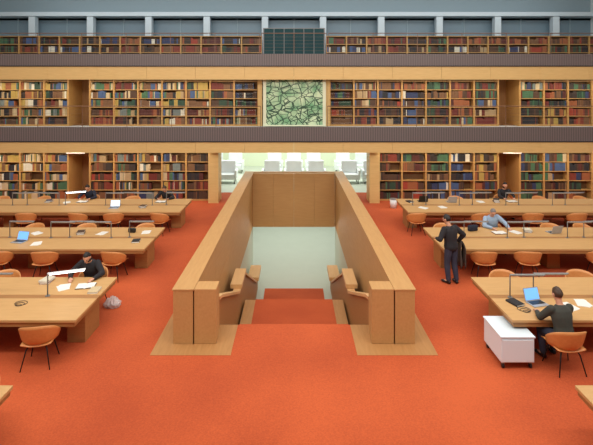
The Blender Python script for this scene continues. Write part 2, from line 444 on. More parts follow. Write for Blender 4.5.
cn = {0: 'dark red', 1: 'red-brown', 2: 'maroon', 3: 'brown', 4: 'dark brown', 5: 'tan-brown', 6: 'dark green', 7: 'green', 8: 'navy', 9: 'blue', 10: 'beige', 11: 'cream', 12: 'off-white', 13: 'black', 14: 'orange-brown', 15: 'red', 16: 'mustard', 17: 'grey'}
for (c, w, yo, z, h, col) in indiv:
    o = bpy.data.objects.new('book', book_mesh(col)); C.objects.link(o)
    o.location = (c, yo, z); o.scale = (w-0.002, 0.2, h)
    tag(o, cn[col]+' bound library book standing upright on a shelf', 'book', 'bound books on the wall shelves')

# ------------------------------------------------------------ stair enclosure
enc = empty('stair_enclosure', (0, 15, 0)); tag(enc, 'long wood-panelled parapet enclosing the open stairwell', 'stair enclosure')
def erel(o): o.location -= Vector((0, 15, 0)); o.parent = enc; return o
YS = [8.67, 11.2, 13.8, 16.4, 19.0, 21.5]
for s in (-1, 1):
    L = [(min(s*1.95, s*2.33), max(s*1.95, s*2.33), YS[i], YS[i+1]-0.005, 0.007, 1.03) for i in range(5)]
    erel(boxes('parapet_wall', L, M['wood_stair'], bev=0.003))
    erel(box('well_lining', min(s*1.95, s*2.19), max(s*1.95, s*2.19), 8.67, 21.495, -1.5, 0.006, M['wood_stair']))
    erel(boxes('parapet_cap', [(min(s*1.93, s*2.35), max(s*1.93, s*2.35), YS[i]-0.01, YS[i+1]-0.014, 1.032, 1.06) for i in range(5)], M['wood_stair'], bev=0.004))
erel(boxes('end_panel', [(-1.945+i*0.97, -1.945+(i+1)*0.97-0.005, 21.3, 21.68, -1.5, 1.03) for i in range(4)], M['wood_end'], bev=0.003))
erel(box('end_cap', -2.35, 2.35, 21.5, 21.7, 1.03, 1.06, M['wood_stair']))
# ------------------------------------------------------------ staircase
st = empty('staircase', (0, 9.4, -3.6)); tag(st, 'orange-carpeted staircase with wood margins descending in two flights', 'staircase')
def srel(o): o.location -= Vector((0, 9.4, -3.6)); o.parent = st; return o
treads = []
n1 = 9
for i in range(1, n1+1):
    y0 = 9.4+(i-1)*2.9/n1; treads.append((y0, y0+2.9/n1, -i*1.5/n1))
treads[-1] = (treads[-1][0], 13.8, -1.5)
n2 = 12
for i in range(1, n2+1):
    y0 = 13.8+(i-1)*4.4/n2; treads.append((y0, y0+4.4/n2, -1.5-i*2.05/n2))
for (y0, y1, z) in treads:
    srel(box('step', -1.49, 1.49, y0, y1, z-0.25 if z > -3.3 else -3.59, z, M['wood_floor']))
srel(boxes('stair_carpet', [(-1.17, 1.17, y0-0.01, y1-0.01, z+0.0, z+0.02) for (y0, y1, z) in treads]+[(-1.17, 1.17, y0-0.02, y0, z, z+0.18) for (y0, y1, z) in treads[1:]], M['carpet']))
prof = [(9.07, 0.72, -0.25), (9.4, 0.62, -0.3), (12.45, -0.66, -1.75), (13.8, -0.66, -1.75), (18.1, -2.75, -3.58), (19.4, -2.75, -3.58)]
def prism(bm, xa, xb, prof):
    rows = [[bm.verts.new((x, y, z)) for (x, z) in ((xa, lo), (xb, lo), (xb, hi), (xa, hi))] for (y, hi, lo) in prof]
    for i in range(len(rows)-1):
        for k in range(4): bm.faces.new((rows[i][k], rows[i][(k+1) % 4], rows[i+1][(k+1) % 4], rows[i+1][k]))
    bm.faces.new(rows[0]); bm.faces.new(rows[-1]); bmesh.ops.recalc_face_normals(bm, faces=bm.faces)
for s in (-1, 1):
    bm = bmesh.new(); bm2 = bmesh.new()
    xa, xb = sorted((s*1.56, s*1.61))
    prism(bm, xa, xb, [(y, hi-0.05, lo) for (y, hi, lo) in prof])
    o = obj_from_bm('balustrade', bm, M['wood_edge']); srel(o)
    prism(bm2, min(s*1.49, s*1.69), max(s*1.49, s*1.69), [(y, hi+0.02, hi-0.045) for (y, hi, lo) in prof])
    o = obj_from_bm('handrail_cap', bm2, M['wood_cap']); srel(o)
    xa, xb = sorted((s*1.46, s*1.78))
    srel(box('landing_rail_ledge', xa, xb, 12.6, 13.75, -0.635, -0.52, M['wood_cap']))
    xa, xb = sorted((s*1.42, s*1.86))
    srel(box('lower_rail_ledge', xa, xb, 18.1, 19.4, -2.725, -2.58, M['wood_cap']))
    xa, xb = sorted((s*1.50, s*1.925))
    srel(box('newel_block', xa, xb, 8.67, 9.05, 0.007, 1.06, M['wood_stair'], bev=0.008))
bd = []
for s in (-1, 1):
    xa, xb = sorted((s*2.2, s*2.66)); bd.append((xa, xb, 8.3, 21.9, 0, 0.006))
    xa, xb = sorted((s*1.17, s*2.2)); bd.append((xa, xb, 8.3, 8.66, 0, 0.006))
    xa, xb = sorted((s*1.17, s*1.93)); bd.append((xa, xb, 8.66, 9.39, 0, 0.006))
structure(boxes('trim_1', bd, M['wood_floor']))
structure(box('floor_lower_carpet', -1.25, 1.25, 18.2, 19.4, -3.6, -3.585, M['carpet']))

# ------------------------------------------------------------ tables
def make_table(L=9.2):
    e = empty('reading_table')
    boxes('table_top', [(0, L, -0.95, -0.08, 0.70, 0.75), (0, L, 0.08, 0.95, 0.70, 0.75)], M['wood_table'], e, bev=0.006)
    box('cable_channel', 0.0, L, -0.079, 0.079, 0.69, 0.742, M['wood_edge'], e)
    boxes('edge_rail', [(0.03, L-0.03, -0.93, -0.89, 0.62, 0.699), (0.03, L-0.03, 0.89, 0.93, 0.62, 0.699), (0.03, 0.07, -0.889, 0.889, 0.62, 0.699), (L-.07, L-0.03, -0.889, 0.889, 0.62, 0.699)], M['wood_edge'], e)
    for x in (0.12, L/3, 2*L/3, L-0.47):
        box('pedestal', x, x+0.35, -0.32, 0.32, 0.0, 0.689, M['wood_edge'], e, bev=0.006)
    box('modesty_panel', 0.48, L-0.5, -0.012, 0.012, 0.28, 0.688, M['wood_edge'], e)
    return e
YC = [16.45, 12.75, 9.05, 5.35]
tt = make_table(); tag(tt, 'long light-wood double reading table with lamps', 'table', 'reading tables')
first = True
for y in YC:
    for s in (-1, 1):
        if first: tt.location = (3.93, y, 0); o = tt; first = False
        else: o = duplicate(tt, (3.93, y, 0))
        o.location = (3.93*s, y, 0); o.rotation_euler[2] = 0 if s > 0 else math.pi

# lamps
def make_lamp(on):
    e = empty('desk_lamp')
    bm = bmesh.new(); add_tube(bm, [(0, 0, 0), (0, 0, 0.015)], 0.045, 16); bmesh.ops.recalc_face_normals(bm, faces=bm.faces)
    o = obj_from_bm('base', bm, M['metal_grey']); o.parent = e
    tube('pole', [(0, 0, 0.015), (0, 0, 0.44), (0.02, 0, 0.455)], 0.013, M['metal_grey'], e, 8)
    bm = bmesh.new()
    seg = 8
    a = [[bm.verts.new((x, 0.026*math.cos(math.pi*k/seg), 0.45+0.022*math.sin(math.pi*k/seg))) for k in range(seg+1)] for x in (0.0, 0.70)]
    for k in range(seg): bm.faces.new((a[0][k], a[0][k+1], a[1][k+1], a[1][k]))
    bm.faces.new(a[0]); bm.faces.new(a[1])
    o = obj_from_bm('lamp_shade', bm, M['metal_grey'] if not on else M['white']); o.parent = e
    tube('lamp_tube', [(0.03, 0, 0.438), (0.67, 0, 0.438)], 0.014 if not on else 0.022, M['tube_on'] if on else M['tube_off'], e, 8)
    return e
lamp_off = make_lamp(False); tag(lamp_off, 'slim grey metal desk lamp, switched off, on a reading table', 'lamp', 'desk lamps')
lamp_on = make_lamp(True); tag(lamp_on, 'slim desk lamp with lit white tube on a reading table', 'lamp', 'desk lamps')
used = {'on': False, 'off': False}
def put_lamp(x, y, rz, on=False):
    k = 'on' if on else 'off'; t = lamp_on if on else lamp_off
    if not used[k]: t.location = (x, y, 0.7425); t.rotation_euler[2] = rz; used[k] = True; return t
    return duplicate(t, (x, y, 0.7425), rz)
WS = [4.75, 6.45, 8.15, 9.85, 11.55]
for y in YC:
    for s in (-1, 1):
        for i, x in enumerate(WS):
            if y < 6 and i > 1: continue
            on_b = (s < 0 and y > 16 and i == 2) or (s < 0 and y == 9.05 and i == 0)
            if on_b: put_lamp(s*x-0.22, y+0.03, math.radians(20), True)
            else: put_lamp(s*x+0.08, y+0.03, math.radians(0), False)
            if s < 0 and y == 9.05 and i == 0: continue
            put_lamp(s*x-0.42, y-0.03, math.radians(180 if (i % 2 == 0 and s < 0) else 0), False)

# ------------------------------------------------------------ chairs
def make_chair():
    e = empty('reading_chair')
    bm = bmesh.new(); nu, nv = 10, 8; g = []
    for j in range(nv+1):
        v = j/nv; row = []
        y = 0.24-0.46*v; hw = 0.27-0.02*v**2
        for i in range(nu+1):
            u = -1+2*i/nu
            z = 0.44-0.02*(1-u*u)-0.02*v - (0.02 if v < 0.1 else 0)+0.02*abs(u)**3
            row.append(bm.verts.new((u*hw, y, z)))
        g.append(row)
    for j in range(nv):
        for i in range(nu): bm.faces.new((g[j][i], g[j][i+1], g[j+1][i+1], g[j+1][i]))
    o = obj_from_bm('seat', bm, M['wood_chair'], True); o.parent = e
    md = o.modifiers.new('solid', 'SOLIDIFY'); md.thickness = 0.018
    bm = bmesh.new(); g = []
    nu, nv = 20, 6
    for j in range(nv+1):
        v = j/nv; row = []
        for i in range(nu+1):
            a = math.radians(-92+184*i/nu); side = abs(i/nu*2-1)
            top = 0.79-0.19*side**2.4; zz = 0.43+(top-0.43)*v
            r = 0.232+0.07*math.sqrt(v)
            row.append(bm.verts.new((r*1.14*math.sin(a), 0.02-r*math.cos(a)-0.03*v, zz)))
        g.append(row)
    for j in range(nv):
        for i in range(nu): bm.faces.new((g[j][i], g[j][i+1], g[j+1][i+1], g[j+1][i]))
    o = obj_from_bm('backrest', bm, M['wood_chair'], True); o.parent = e
    md = o.modifiers.new('solid', 'SOLIDIFY'); md.thickness = 0.018
    for sx in (-1, 1):
        for sy in (-1, 1):
            tube('leg', [(sx*0.13, sy*0.13, 0.40), (sx*0.17, sy*0.17, 0.33), (sx*0.24, sy*0.24, 0.0)], [0.014, 0.013, 0.010], M['metal_dark'], e, 8)
    box('seat_frame', -0.15, 0.15, -0.145, 0.145, 0.385, 0.40, M['metal_dark'], e)
    return e
ch = make_chair(); tag(ch, 'orange moulded plywood chair with dark metal legs at a table', 'chair', 'reading chairs')
chairs = []
def front(y): return y-0.98
def back(y): return y+1.0
R = math.pi
for y, xsL, xsR in (
    (front(YC[0]), [-4.6, -6.2, -7.4, -9.2, -10.9], [4.2, 6.4, 8.2, 9.7, 11.4]),
    (back(YC[0]), [-6.3, -9.8, -11.4], [6.3, 9.6, 11.2]),
    (front(YC[1]), [-4.7, -6.5, -7.7], [4.95, 6.1, 8.0, 9.6]),
    (back(YC[1]), [-4.6, -6.4, -8.0, -9.6], [4.6, 7.9, 8.9]),
    (front(YC[2]), [-4.55, -6.4], [6.7]),
    (back(YC[2]), [-6.5, -8.1], [4.72, 6.45, 8.0]),
    (back(YC[3]), [-4.55, -6.1], [5.6])):
    for x in xsL+xsR:
        isf = any(abs(y-front(c)) < 1e-6 for c in YC)
        chairs.append((x, y, 0 if isf else R))
chairs += [(4.74, 7.90, 0.05), (6.15, 13.95, R), (8.25, 17.75, R), (-4.62, 10.3, R), (-8.0, 17.7, R), (-5.0, 17.7, R)]
for k, (x, y, r) in enumerate(chairs):
    r += random.uniform(-0.25, 0.25) if k < len(chairs)-6 else 0
    if k == 0: ch.location = (x, y, 0); ch.rotation_euler[2] = r
    else: duplicate(ch, (x, y, 0), r)

# ------------------------------------------------------------ people
def ellips(bm, c, r, rot=None, seg=16):
    rr = bmesh.ops.create_uvsphere(bm, u_segments=seg, v_segments=seg//2+2, radius=1.0)
    for v in rr['verts']:
        p = Vector((v.co.x*r[0], v.co.y*r[1], v.co.z*r[2]))
        if rot: p = rot @ p
        v.co = p+Vector(c)
def limb(bm, a, b, ra, rb):
    a, b = Vector(a), Vector(b)
    add_tube(bm, [a, a.lerp(b, 0.35), b], [ra, ra*0.65+rb*0.35+0.004, rb], 12)
    ellips(bm, a, (ra, ra, ra), seg=12); ellips(bm, b, (rb, rb, rb), seg=12)
def loft_torso(bm, rings):
    seg = 18; R_ = []
    for (c, rx, ry, ax, ay) in rings:
        R_.append([bm.verts.new(Vector(c)+ax*rx*math.cos(2*math.pi*k/seg)+ay*ry*math.sin(2*math.pi*k/seg)) for k in range(seg)])
    for i in range(len(R_)-1):
        for k in range(seg): bm.faces.new((R_[i][k], R_[i][(k+1) % seg], R_[i+1][(k+1) % seg], R_[i+1][k]))
    bm.faces.new(list(reversed(R_[0]))); bm.faces.new(R_[-1])
def remeshed(name, bm, mat, voxel, smooth_it, parent):
    bmesh.ops.recalc_face_normals(bm, faces=bm.faces)
    me = bpy.data.meshes.new('tmp'); bm.to_mesh(me); bm.free()
    o = bpy.data.objects.new('tmp', me); C.objects.link(o)
    md = o.modifiers.new('r', 'REMESH'); md.mode = 'VOXEL'; md.voxel_size = voxel
    md = o.modifiers.new('s', 'SMOOTH'); md.iterations = smooth_it; md.factor = 0.5
    bpy.context.view_layer.update()
    dg = bpy.context.evaluated_depsgraph_get()
    me2 = bpy.data.meshes.new_from_object(o.evaluated_get(dg))
    bpy.data.objects.remove(o)
    me2.name = name; me2.materials.clear(); me2.materials.append(mat)
    for p in me2.polygons: p.use_smooth = True
    r = bpy.data.objects.new(name, me2); C.objects.link(r)
    if parent: r.parent = parent
    return r
def ik(a, c, l1, l2, bend):
    a, c, bend = Vector(a), Vector(c), Vector(bend)
    d = c-a; L = d.length
    if L > (l1+l2)*0.995: c = a+d.normalized()*(l1+l2)*0.995; d = c-a; L = d.length
    x = (l1*l1-l2*l2+L*L)/(2*L); h = math.sqrt(max(0, l1*l1-x*x))
    dn = d.normalized(); bp = (bend-dn*bend.dot(dn)).normalized()
    return a+dn*x+bp*h, c
def make_person(label, loc, rz, pelvis, lean, head_tilt, hands, legs, hair_m, shirt_m, trouser_m, voxel=0.010, side=0.0, turn=0.0, long_hair=False, bulk=0.0):
    P = Vector(pelvis)
    s = Vector((math.sin(side), math.sin(lean), math.cos(lean))).normalized()
    fwd = Vector((0, math.cos(lean), -math.sin(lean)))
    X = Vector((1, 0, 0)); X = (X-s*X.dot(s)).normalized(); fwd = s.cross(X)
    NB = P+s*0.50
    rotH = Matrix.Rotation(turn, 3, 'Z') @ Matrix.Rotation(-(lean*0.5+head_tilt), 3, 'X')
    up = rotH @ Vector((0, 0, 1)); hf = rotH @ Vector((0, 1, 0))
    HC = NB+up*0.185+hf*0.02
    sh = [NB-s*0.045+X*(-0.175), NB-s*0.045+X*0.175]
    hips = [P+Vector((-0.09, 0, -0.03)), P+Vector((0.09, 0, -0.03))]
    arms = []
    for i in (0, 1):
        t, bend = hands[i]
        el, wr = ik(sh[i], t, 0.285, 0.255, bend); arms.append((sh[i], el, wr))
    def torso(bm, inf):
        loft_torso(bm, [(P-s*0.07, 0.13+inf, 0.095+inf, X, fwd), (P, 0.165+inf, 0.115+inf, X, fwd), (P+s*0.16, 0.14+inf, 0.10+inf, X, fwd),
                        (P+s*0.32, 0.165+inf, 0.115+inf, X, fwd), (P+s*0.42, 0.165+inf, 0.10+inf, X, fwd), (P+s*0.485, 0.10+inf, 0.07+inf, X, fwd), (P+s*0.52, 0.058+inf*.5, 0.055+inf*.5, X, fwd)])
    bm = bmesh.new(); torso(bm, 0)
    limb(bm, NB-s*0.02, HC-up*0.05, 0.056, 0.052)
    r0 = bmesh.ops.create_uvsphere(bm, u_segments=24, v_segments=16, radius=1.0)
    for v in r0['verts']:
        x, y, z = v.co
        t = max(0, -z)
        p = Vector((x*0.076*(1-0.32*t), y*(0.096-0.018*t)+0.012*t, z*0.118))
        v.co = HC+rotH @ p
    def hp(x, y, z): return HC+rotH @ Vector((x, y, z))
    limb(bm, hp(0, 0.092, 0.012), hp(0, 0.112, -0.022), 0.009, 0.014)
    ellips(bm, hp(0, 0.086, -0.062), (0.024, 0.012, 0.009), rotH, 10)
    ellips(bm, hp(0, 0.072, -0.098), (0.026, 0.022, 0.018), rotH, 10)
    ellips(bm, hp(0, 0.082, 0.032), (0.05, 0.016, 0.012), rotH, 10)
    for sx in (-1, 1): ellips(bm, hp(sx*0.079, -0.005, -0.005), (0.011, 0.02, 0.032), rotH, 10)
    for (a, e_, w) in arms:
        limb(bm, a, e_, 0.050, 0.038); limb(bm, e_, w, 0.040, 0.027)
        d = (w-e_).normalized()
        if d.z < -0.1 and P.z < 0.8: d = Vector((d.x, d.y, 0)).normalized()
        nrm = Vector((0, 0, 1)) if abs(d.z) < 0.8 else Vector((0, -1, 0))
        lat = d.cross(nrm).normalized(); nrm = lat.cross(d).normalized()
        add_tube(bm, [w, w+d*0.04, w+d*0.085], [(0.026, 0.02), (0.038, 0.016), (0.038, 0.013)], 10)
        sgn = 1 if a.x < P.x else -1
        for k, ln in enumerate((0.068, 0.080, 0.074, 0.058)):
            b0 = w+d*0.078+lat*(0.029-0.0195*k)*sgn
            b1 = b0+d*ln*0.5-nrm*0.008; b2 = b1+d*ln*0.42-nrm*0.020
            fr = 0.0092 if voxel < 0.011 else 0.0105
            limb(bm, b0, b1, fr, fr*.95); limb(bm, b1, b2, fr*.95, fr*.85)
        t0_ = w+d*0.025+lat*0.03*sgn; t1_ = t0_+d*0.035+lat*0.022*sgn; t2_ = t1_+d*0.03-nrm*0.008
        limb(bm, t0_, t1_, 0.013, 0.011); limb(bm, t1_, t2_, 0.011, 0.009)
    for i in (0, 1):
        kn, an, toe = [Vector(q) for q in legs[i]]
        limb(bm, hips[i], kn, 0.080, 0.055); limb(bm, kn, an, 0.055, 0.036)
        limb(bm, an-Vector((0, 0, 0.03)), toe, 0.036, 0.028)
    body = remeshed('person', bm, M['skin'], voxel, 3, None)
    body.location = loc; body.rotation_euler[2] = rz
    tag(body, label, 'person')
    bm = bmesh.new(); torso(bm, 0.016+bulk)
    for (a, e_, w) in arms:
        limb(bm, a, e_, 0.066+bulk*.6, 0.052+bulk*.6); limb(bm, e_, e_.lerp(w, 0.93), 0.052+bulk*.6, 0.037+bulk*.4)
    remeshed('shirt', bm, shirt_m, 0.014, 4, body)
    bm = bmesh.new()
    loft_torso(bm, [(P-s*0.09, 0.13, 0.10, X, fwd), (P-s*0.02, 0.178, 0.13, X, fwd), (P+s*0.08, 0.165, 0.122, X, fwd)])
    for i in (0, 1):
        kn, an, toe = [Vector(q) for q in legs[i]]
        limb(bm, hips[i], kn, 0.097, 0.070+bulk*.3); limb(bm, kn, kn.lerp(an, 0.93), 0.070+bulk*.3, 0.052+bulk*.5)
    remeshed('trousers', bm, trouser_m, 0.014, 4, body)
    for i in (0, 1):
        kn, an, toe = [Vector(q) for q in legs[i]]
        bm = bmesh.new()
        h = Vector((an.x, an.y, 0.045)); t2 = Vector((toe.x, toe.y, 0.04))
        dd = (t2-h).normalized()
        add_tube(bm, [h-dd*0.06, h, h.lerp(t2, .6), t2+dd*0.03, t2+dd*0.07], [(0.03, 0.03), (0.042, 0.045), (0.045, 0.036), (0.044, 0.032), (0.02, 0.02)], 12)
        ellips(bm, h+Vector((0, 0, 0.03)), (0.042, 0.045, 0.045), seg=12)
        remeshed('shoe', bm, M['black'], 0.012, 2, body)
    # ---- hair: thick shell hugging the skull, tapering at the hairline
    bm = bmesh.new()
    r0 = bmesh.ops.create_uvsphere(bm, u_segments=28, v_segments=20, radius=1.0)
    for v in r0['verts']:
        x, y, z = v.co
        line = -0.55 if y < -0.1 else (-0.55+(y+0.1)*1.15)
        if abs(x) > 0.75 and y < 0.35: line = min(line, -0.2)
        if long_hair: line = -0.95 if y < 0.15 else 0.35+0.3*(y-0.5)
        d = z-line
        k = max(0.0, min(1.0, d/0.45))
        n_ = 1+0.03*math.sin(9*x+7*z)+0.025*math.sin(17*y+5*x)
        out = 0.92+0.17*k*n_ if d < 0.45 else 1.09*n_
        if d < 0: out = 0.90
        wx = 1+(0.18*max(0, -z) if long_hair else 0)
        t = max(0, -z)
        base = Vector((x*0.076*(1-(0.32*t if not long_hair else 0)), y*(0.096-0.018*t)+0.012*t-(0.004 if d > 0 else 0), z*0.118*(1.35 if long_hair and z < 0 else 1)))
        v.co = HC+rotH @ Vector((base.x*out*wx, base.y*out, base.z*out))
    h = obj_from_bm('hair', bm, hair_m, True); h.parent = body
    for sx in (-1, 1):
        bm = bmesh.new(); ellips(bm, (0, 0, 0), (0.011, 0.006, 0.007), rotH, 10)
        e_ = obj_from_bm('eye', bm, M['black'], True); e_.location = hp(sx*0.030, 0.0905, 0.008); e_.parent = body
    return body
def sit_legs(dy=0.0): return [((-0.13, 0.42, 0.50), (-0.13, 0.36+dy, 0.09), (-0.15, 0.50+dy, 0.045)), ((0.13, 0.42, 0.50), (0.13, 0.40-dy, 0.09), (0.15, 0.54-dy, 0.045))]
PEL = (0, -0.05, 0.575)
PSX, PSY, PSR = 4.00, 11.45, math.radians(25)
make_person('person in dark clothes standing with a jacket over one arm', (PSX, PSY, 0), PSR, (0, 0, 0.93), 0.12, 0.25,
            [((-0.24, 0.26, 1.10), (-0.6, -0.5, -0.5)), ((0.33, 0.10, 1.00), (0.8, -0.6, -0.4))],
            [((-0.09, 0.05, 0.50), (-0.09, 0.0, 0.09), (-0.12, 0.14, 0.045)), ((0.10, 0.0, 0.50), (0.11, -0.07, 0.09), (0.15, 0.06, 0.045))],
            M['hair_dark'], M['shirt_black'], M['jeans'], 0.009, turn=0.3, bulk=0.02)
make_person('person in charcoal shirt seated at the table typing on a laptop', (4.74, 7.92, 0), math.radians(8), (0, -0.03, 0.575), 0.22, 0.15,
            [((-0.17, 0.46, 0.79), (-0.8, -0.2, -0.8)), ((0.15, 0.46, 0.79), (0.8, -0.2, -0.8))], sit_legs(-0.02),
            M['hair_brown'], M['shirt_olive'], M['jeans'], 0.009, bulk=0.008)
make_person('person in pale blue shirt seated at a table reading', (6.15, 13.95, 0), R, PEL, 0.30, 0.4,
            [((-0.28, 0.48, 0.80), (-1, -0.2, -0.6)), ((0.22, 0.48, 0.80), (1, -0.2, -0.6))], sit_legs(),
            M['hair_grey'], M['shirt_blue'], M['jeans'], 0.012, side=0.15, bulk=0.02)
make_person('person with dark hair in black clothing seated at the table', (8.25, 17.75, 0), R, PEL, 0.25, 0.2,
            [((-0.2, 0.48, 0.80), (-1, -0.2, -0.6)), ((0.2, 0.50, 0.80), (1, -0.2, -0.6))], sit_legs(),
            M['hair_dark'], M['shirt_black'], M['jeans'], 0.012, long_hair=True)
make_person('person in black leaning over papers beside a lit lamp', (-4.62, 10.3, 0), R, PEL, 0.38, 0.45,
            [((-0.26, 0.50, 0.80), (-1, -0.2, -0.6)), ((0.26, 0.48, 0.80), (1, -0.2, -0.6))], sit_legs(),
            M['hair_dark'], M['shirt_black'], M['jeans'], 0.011, long_hair=True, bulk=0.015)
make_person('person in navy top reading beneath a lit desk lamp', (-8.0, 17.7, 0), R, PEL, 0.40, 0.4,
            [((-0.2, 0.50, 0.80), (-1, -0.2, -0.6)), ((0.2, 0.50, 0.80), (1, -0.2, -0.6))], sit_legs(),
            M['hair_dark'], M['shirt_navy'], M['jeans'], 0.012)
make_person('person in dark clothing hunched over the table', (-5.0, 17.7, 0), R, PEL, 0.5, 0.4,
            [((-0.2, 0.52, 0.80), (-1, -0.2, -0.6)), ((0.2, 0.52, 0.80), (1, -0.2, -0.6))], sit_legs(),
            M['hair_brown'], M['shirt_black'], M['jeans'], 0.012)
bm = bmesh.new(); g = []
for j in range(17):
    t = j/16*2-1; row = []
    for i in range(13):
        u = i/12*2-1
        drop = abs(t)*0.62*(1+0.14*math.sin(u*4))
        yy = math.copysign(min(1, abs(t)*5), t)*0.060+0.028*math.sin(u*7+t*3)*abs(t)
        row.append(bm.verts.new((u*(0.12+0.08*abs(t))+0.02*math.sin(t*6), yy, 0.02-drop+0.01*math.sin(u*5))))
    g.append(row)
for j in range(16):
    for i in range(12): bm.faces.new((g[j][i], g[j][i+1], g[j+1][i+1], g[j+1][i]))
jk = obj_from_bm('jacket', bm, M['jacket'], True); md = jk.modifiers.new('s', 'SOLIDIFY'); md.thickness = 0.025
q = Matrix.Rotation(PSR, 3, 'Z') @ Vector((0.35, 0.0, 0))
jk.location = (PSX+q.x, PSY+q.y, 1.03); jk.rotation_euler[2] = PSR+math.radians(60); tag(jk, 'dark jacket draped over a standing person\'s forearm', 'jacket')

# ------------------------------------------------------------ trolley
tr = empty('storage_trolley', (3.92, 8.24, 0)); tag(tr, 'white wheeled cabinet trolley on orange carpet', 'trolley')
TW = plain('trolley_white', srgb(224, 238, 246), 0.35, var=0.01)
box('body', -0.29, 0.29, -0.36, 0.36, 0.115, 0.545, TW, tr, bev=0.008)
box('lid', -0.305, 0.305, -0.375, 0.375, 0.548, 0.575, TW, tr, bev=0.006)
box('door', -0.27, 0.27, -0.376, -0.361, 0.135, 0.52, TW, tr, bev=0.004)
for sx in (-1, 1):
    for sy in (-1, 1):
        tube('caster', [(sx*0.24-0.015, sy*0.31, 0.045), (sx*0.24+0.015, sy*0.31, 0.045)], 0.045, M['black'], tr, 14)
        box('caster_bracket', sx*0.24-0.022, sx*0.24+0.022, sy*0.31-0.02, sy*0.31+0.02, 0.08, 0.115, M['metal_grey'], tr)

# ------------------------------------------------------------ laptops, papers, small things
def laptop(x, y, rz, scr, body, label, z=0.7505):
    e = empty('laptop', (x, y, z), rz); tag(e, label, 'laptop')
    box('keyboard_base', -0.17, 0.17, -0.12, 0.12, 0.0, 0.018, body, e, bev=0.004)
    box('keys', -0.15, 0.15, -0.04, 0.10, 0.0182, 0.021, M['black'], e)
    bm = bmesh.new()
    add_box(bm, -0.17, 0.17, 0, 0.010, 0, 0.235, bev=0.003); o = obj_from_bm('lid', bm, body)
    o.parent = e; o.location = (0, 0.12, 0.018); o.rotation_euler[0] = math.radians(-18)
    bm = bmesh.new(); add_box(bm, -0.155, 0.155, -0.003, -0.0005, 0.015, 0.22); s_ = obj_from_bm('screen', bm, scr); s_.parent = o
    return e
laptop(4.72, 8.72, math.radians(14), M['screen_blue'], M['silver'], 'open silver laptop with bright blue screen on the table')
laptop(-7.55, 12.35, math.radians(-10), M['screen_blue'], M['silver'], 'open laptop with blue screen on a reading table')
laptop(4.85, 17.0, R, M['screen_white'], M['black'], 'open black laptop seen from behind on the table')
laptop(-6.4, 16.0, math.radians(5), M['screen_white'], M['silver'], 'open silver laptop with white screen on a far table')
laptop(7.6, 13.2, R+0.2, M['screen_white'], M['silver'], 'open silver laptop turned away on the table')
laptop(5.9, 16.9, R, M['screen_white'], M['silver'], 'open silver laptop on a far reading table')
def papers(x, y, rz, label, n=3, w=0.21, l=0.30):
    bm = bmesh.new()
    for k in range(n):
        r0 = Matrix.Rotation(random.uniform(-0.2, 0.2), 4, 'Z')
        b0 = len(bm.verts)
        add_box(bm, -w/2, w/2, -l/2, l/2, k*0.003, k*0.003+0.002)
        bm.verts.ensure_lookup_table()
        for v in bm.verts[b0:]: v.co = r0 @ v.co+Vector((k*0.015, 0.01*k, 0))
    o = obj_from_bm('paper_stack', bm, M['paper']); o.location = (x, y, 0.7505); o.rotation_euler[2] = rz
    tag(o, label, 'papers')
def open_book(x, y, rz, label='open book with white pages lying on a reading table'):
    e = empty('open_book', (x, y, 0.7505), rz); tag(e, label, 'book')
    bm = bmesh.new(); g = []
    for i in range(13):
        u = -1+i/6; z = 0.006+0.028*math.sqrt(max(0, abs(u)))*math.exp(-abs(u)*0.9)*1.2
        g.append([bm.verts.new((u*0.18, yy, z)) for yy in (-0.13, 0.13)])
    for i in range(12): bm.faces.new((g[i][0], g[i+1][0], g[i+1][1], g[i][1]))
    o = obj_from_bm('pages', bm, M['paper'], True); o.parent = e
    box('cover', -0.19, 0.19, -0.135, 0.135, 0, 0.005, BM[random.randrange(10)], e)
for (x, y, r) in ((-4.40, 9.52, 0.2), (6.0, 13.15, 0.1), (-7.95, 16.9, 0), (-5.0, 16.9, 0), (8.2, 16.95, 0.1)): open_book(x, y, r)
for (x, y, r) in ((-4.85, 9.45, 0.5), (5.25, 8.60, 0.3), (5.60, 8.75, -0.2), (-7.0, 12.2, 0.2), (-7.5, 13.1, 0.8), (-4.35, 13.2, 0.1), (6.5, 13.2, 0.4), (5.3, 16.1, 0.2), (4.6, 16.0, 0.9), (-8.5, 16.8, 0.4), (7.0, 16.9, 0.1), (-5.6, 13.1, -0.3)):
    papers(x, y, r, 'loose white sheets of paper on a reading table')
def closed_book(x, y, z, rz, col, label):
    bm = bmesh.new(); add_box(bm, -0.1, 0.1, -0.14, 0.14, 0, 0.004); add_box(bm, -0.1, 0.1, -0.14, 0.14, 0.031, 0.035)
    add_box(bm, -0.1, -0.094, -0.14, 0.14, 0.004, 0.031); add_box(bm, -0.094, 0.093, -0.135, 0.135, 0.0041, 0.0309, mi=1)
    o = obj_from_bm('book', bm, [BM[col], M['paper']]); o.location = (x, y, z); o.rotation_euler[2] = rz; tag(o, label, 'book')
for (x, y, cs) in ((-4.12, 9.3, (11,)), (-5.35, 9.75, (1, 12)), (4.3, 8.75, (13,)), (-4.35, 12.4, (13,)), (-6.2, 13.1, (13, 3)), (6.9, 13.3, (9, 12)), (7.6, 16.9, (13, 0, 4)), (-9.2, 16.9, (5, 8)), (4.35, 16.9, (13,)), (-5.4, 16.1, (13, 3))):
    for k, c in enumerate(cs): closed_book(x, y, 0.7505+k*0.0355, random.uniform(-0.4, 0.4), c, cn[c]+' closed book lying flat on a reading table')
def cable(x, y, label):
    pts = []
    for k in range(40):
        a = k*0.42; r = 0.05+0.002*k
        pts.append((r*math.cos(a), r*math.sin(a)*0.8+k*0.003, 0.006))
    o = tube('power_cable', [Vector(p) for p in pts], 0.005, M['black'], None, 6)
    o.location = Vector((x, y, 0.7505))+Vector(pts[0]); tag(o, label, 'cable')
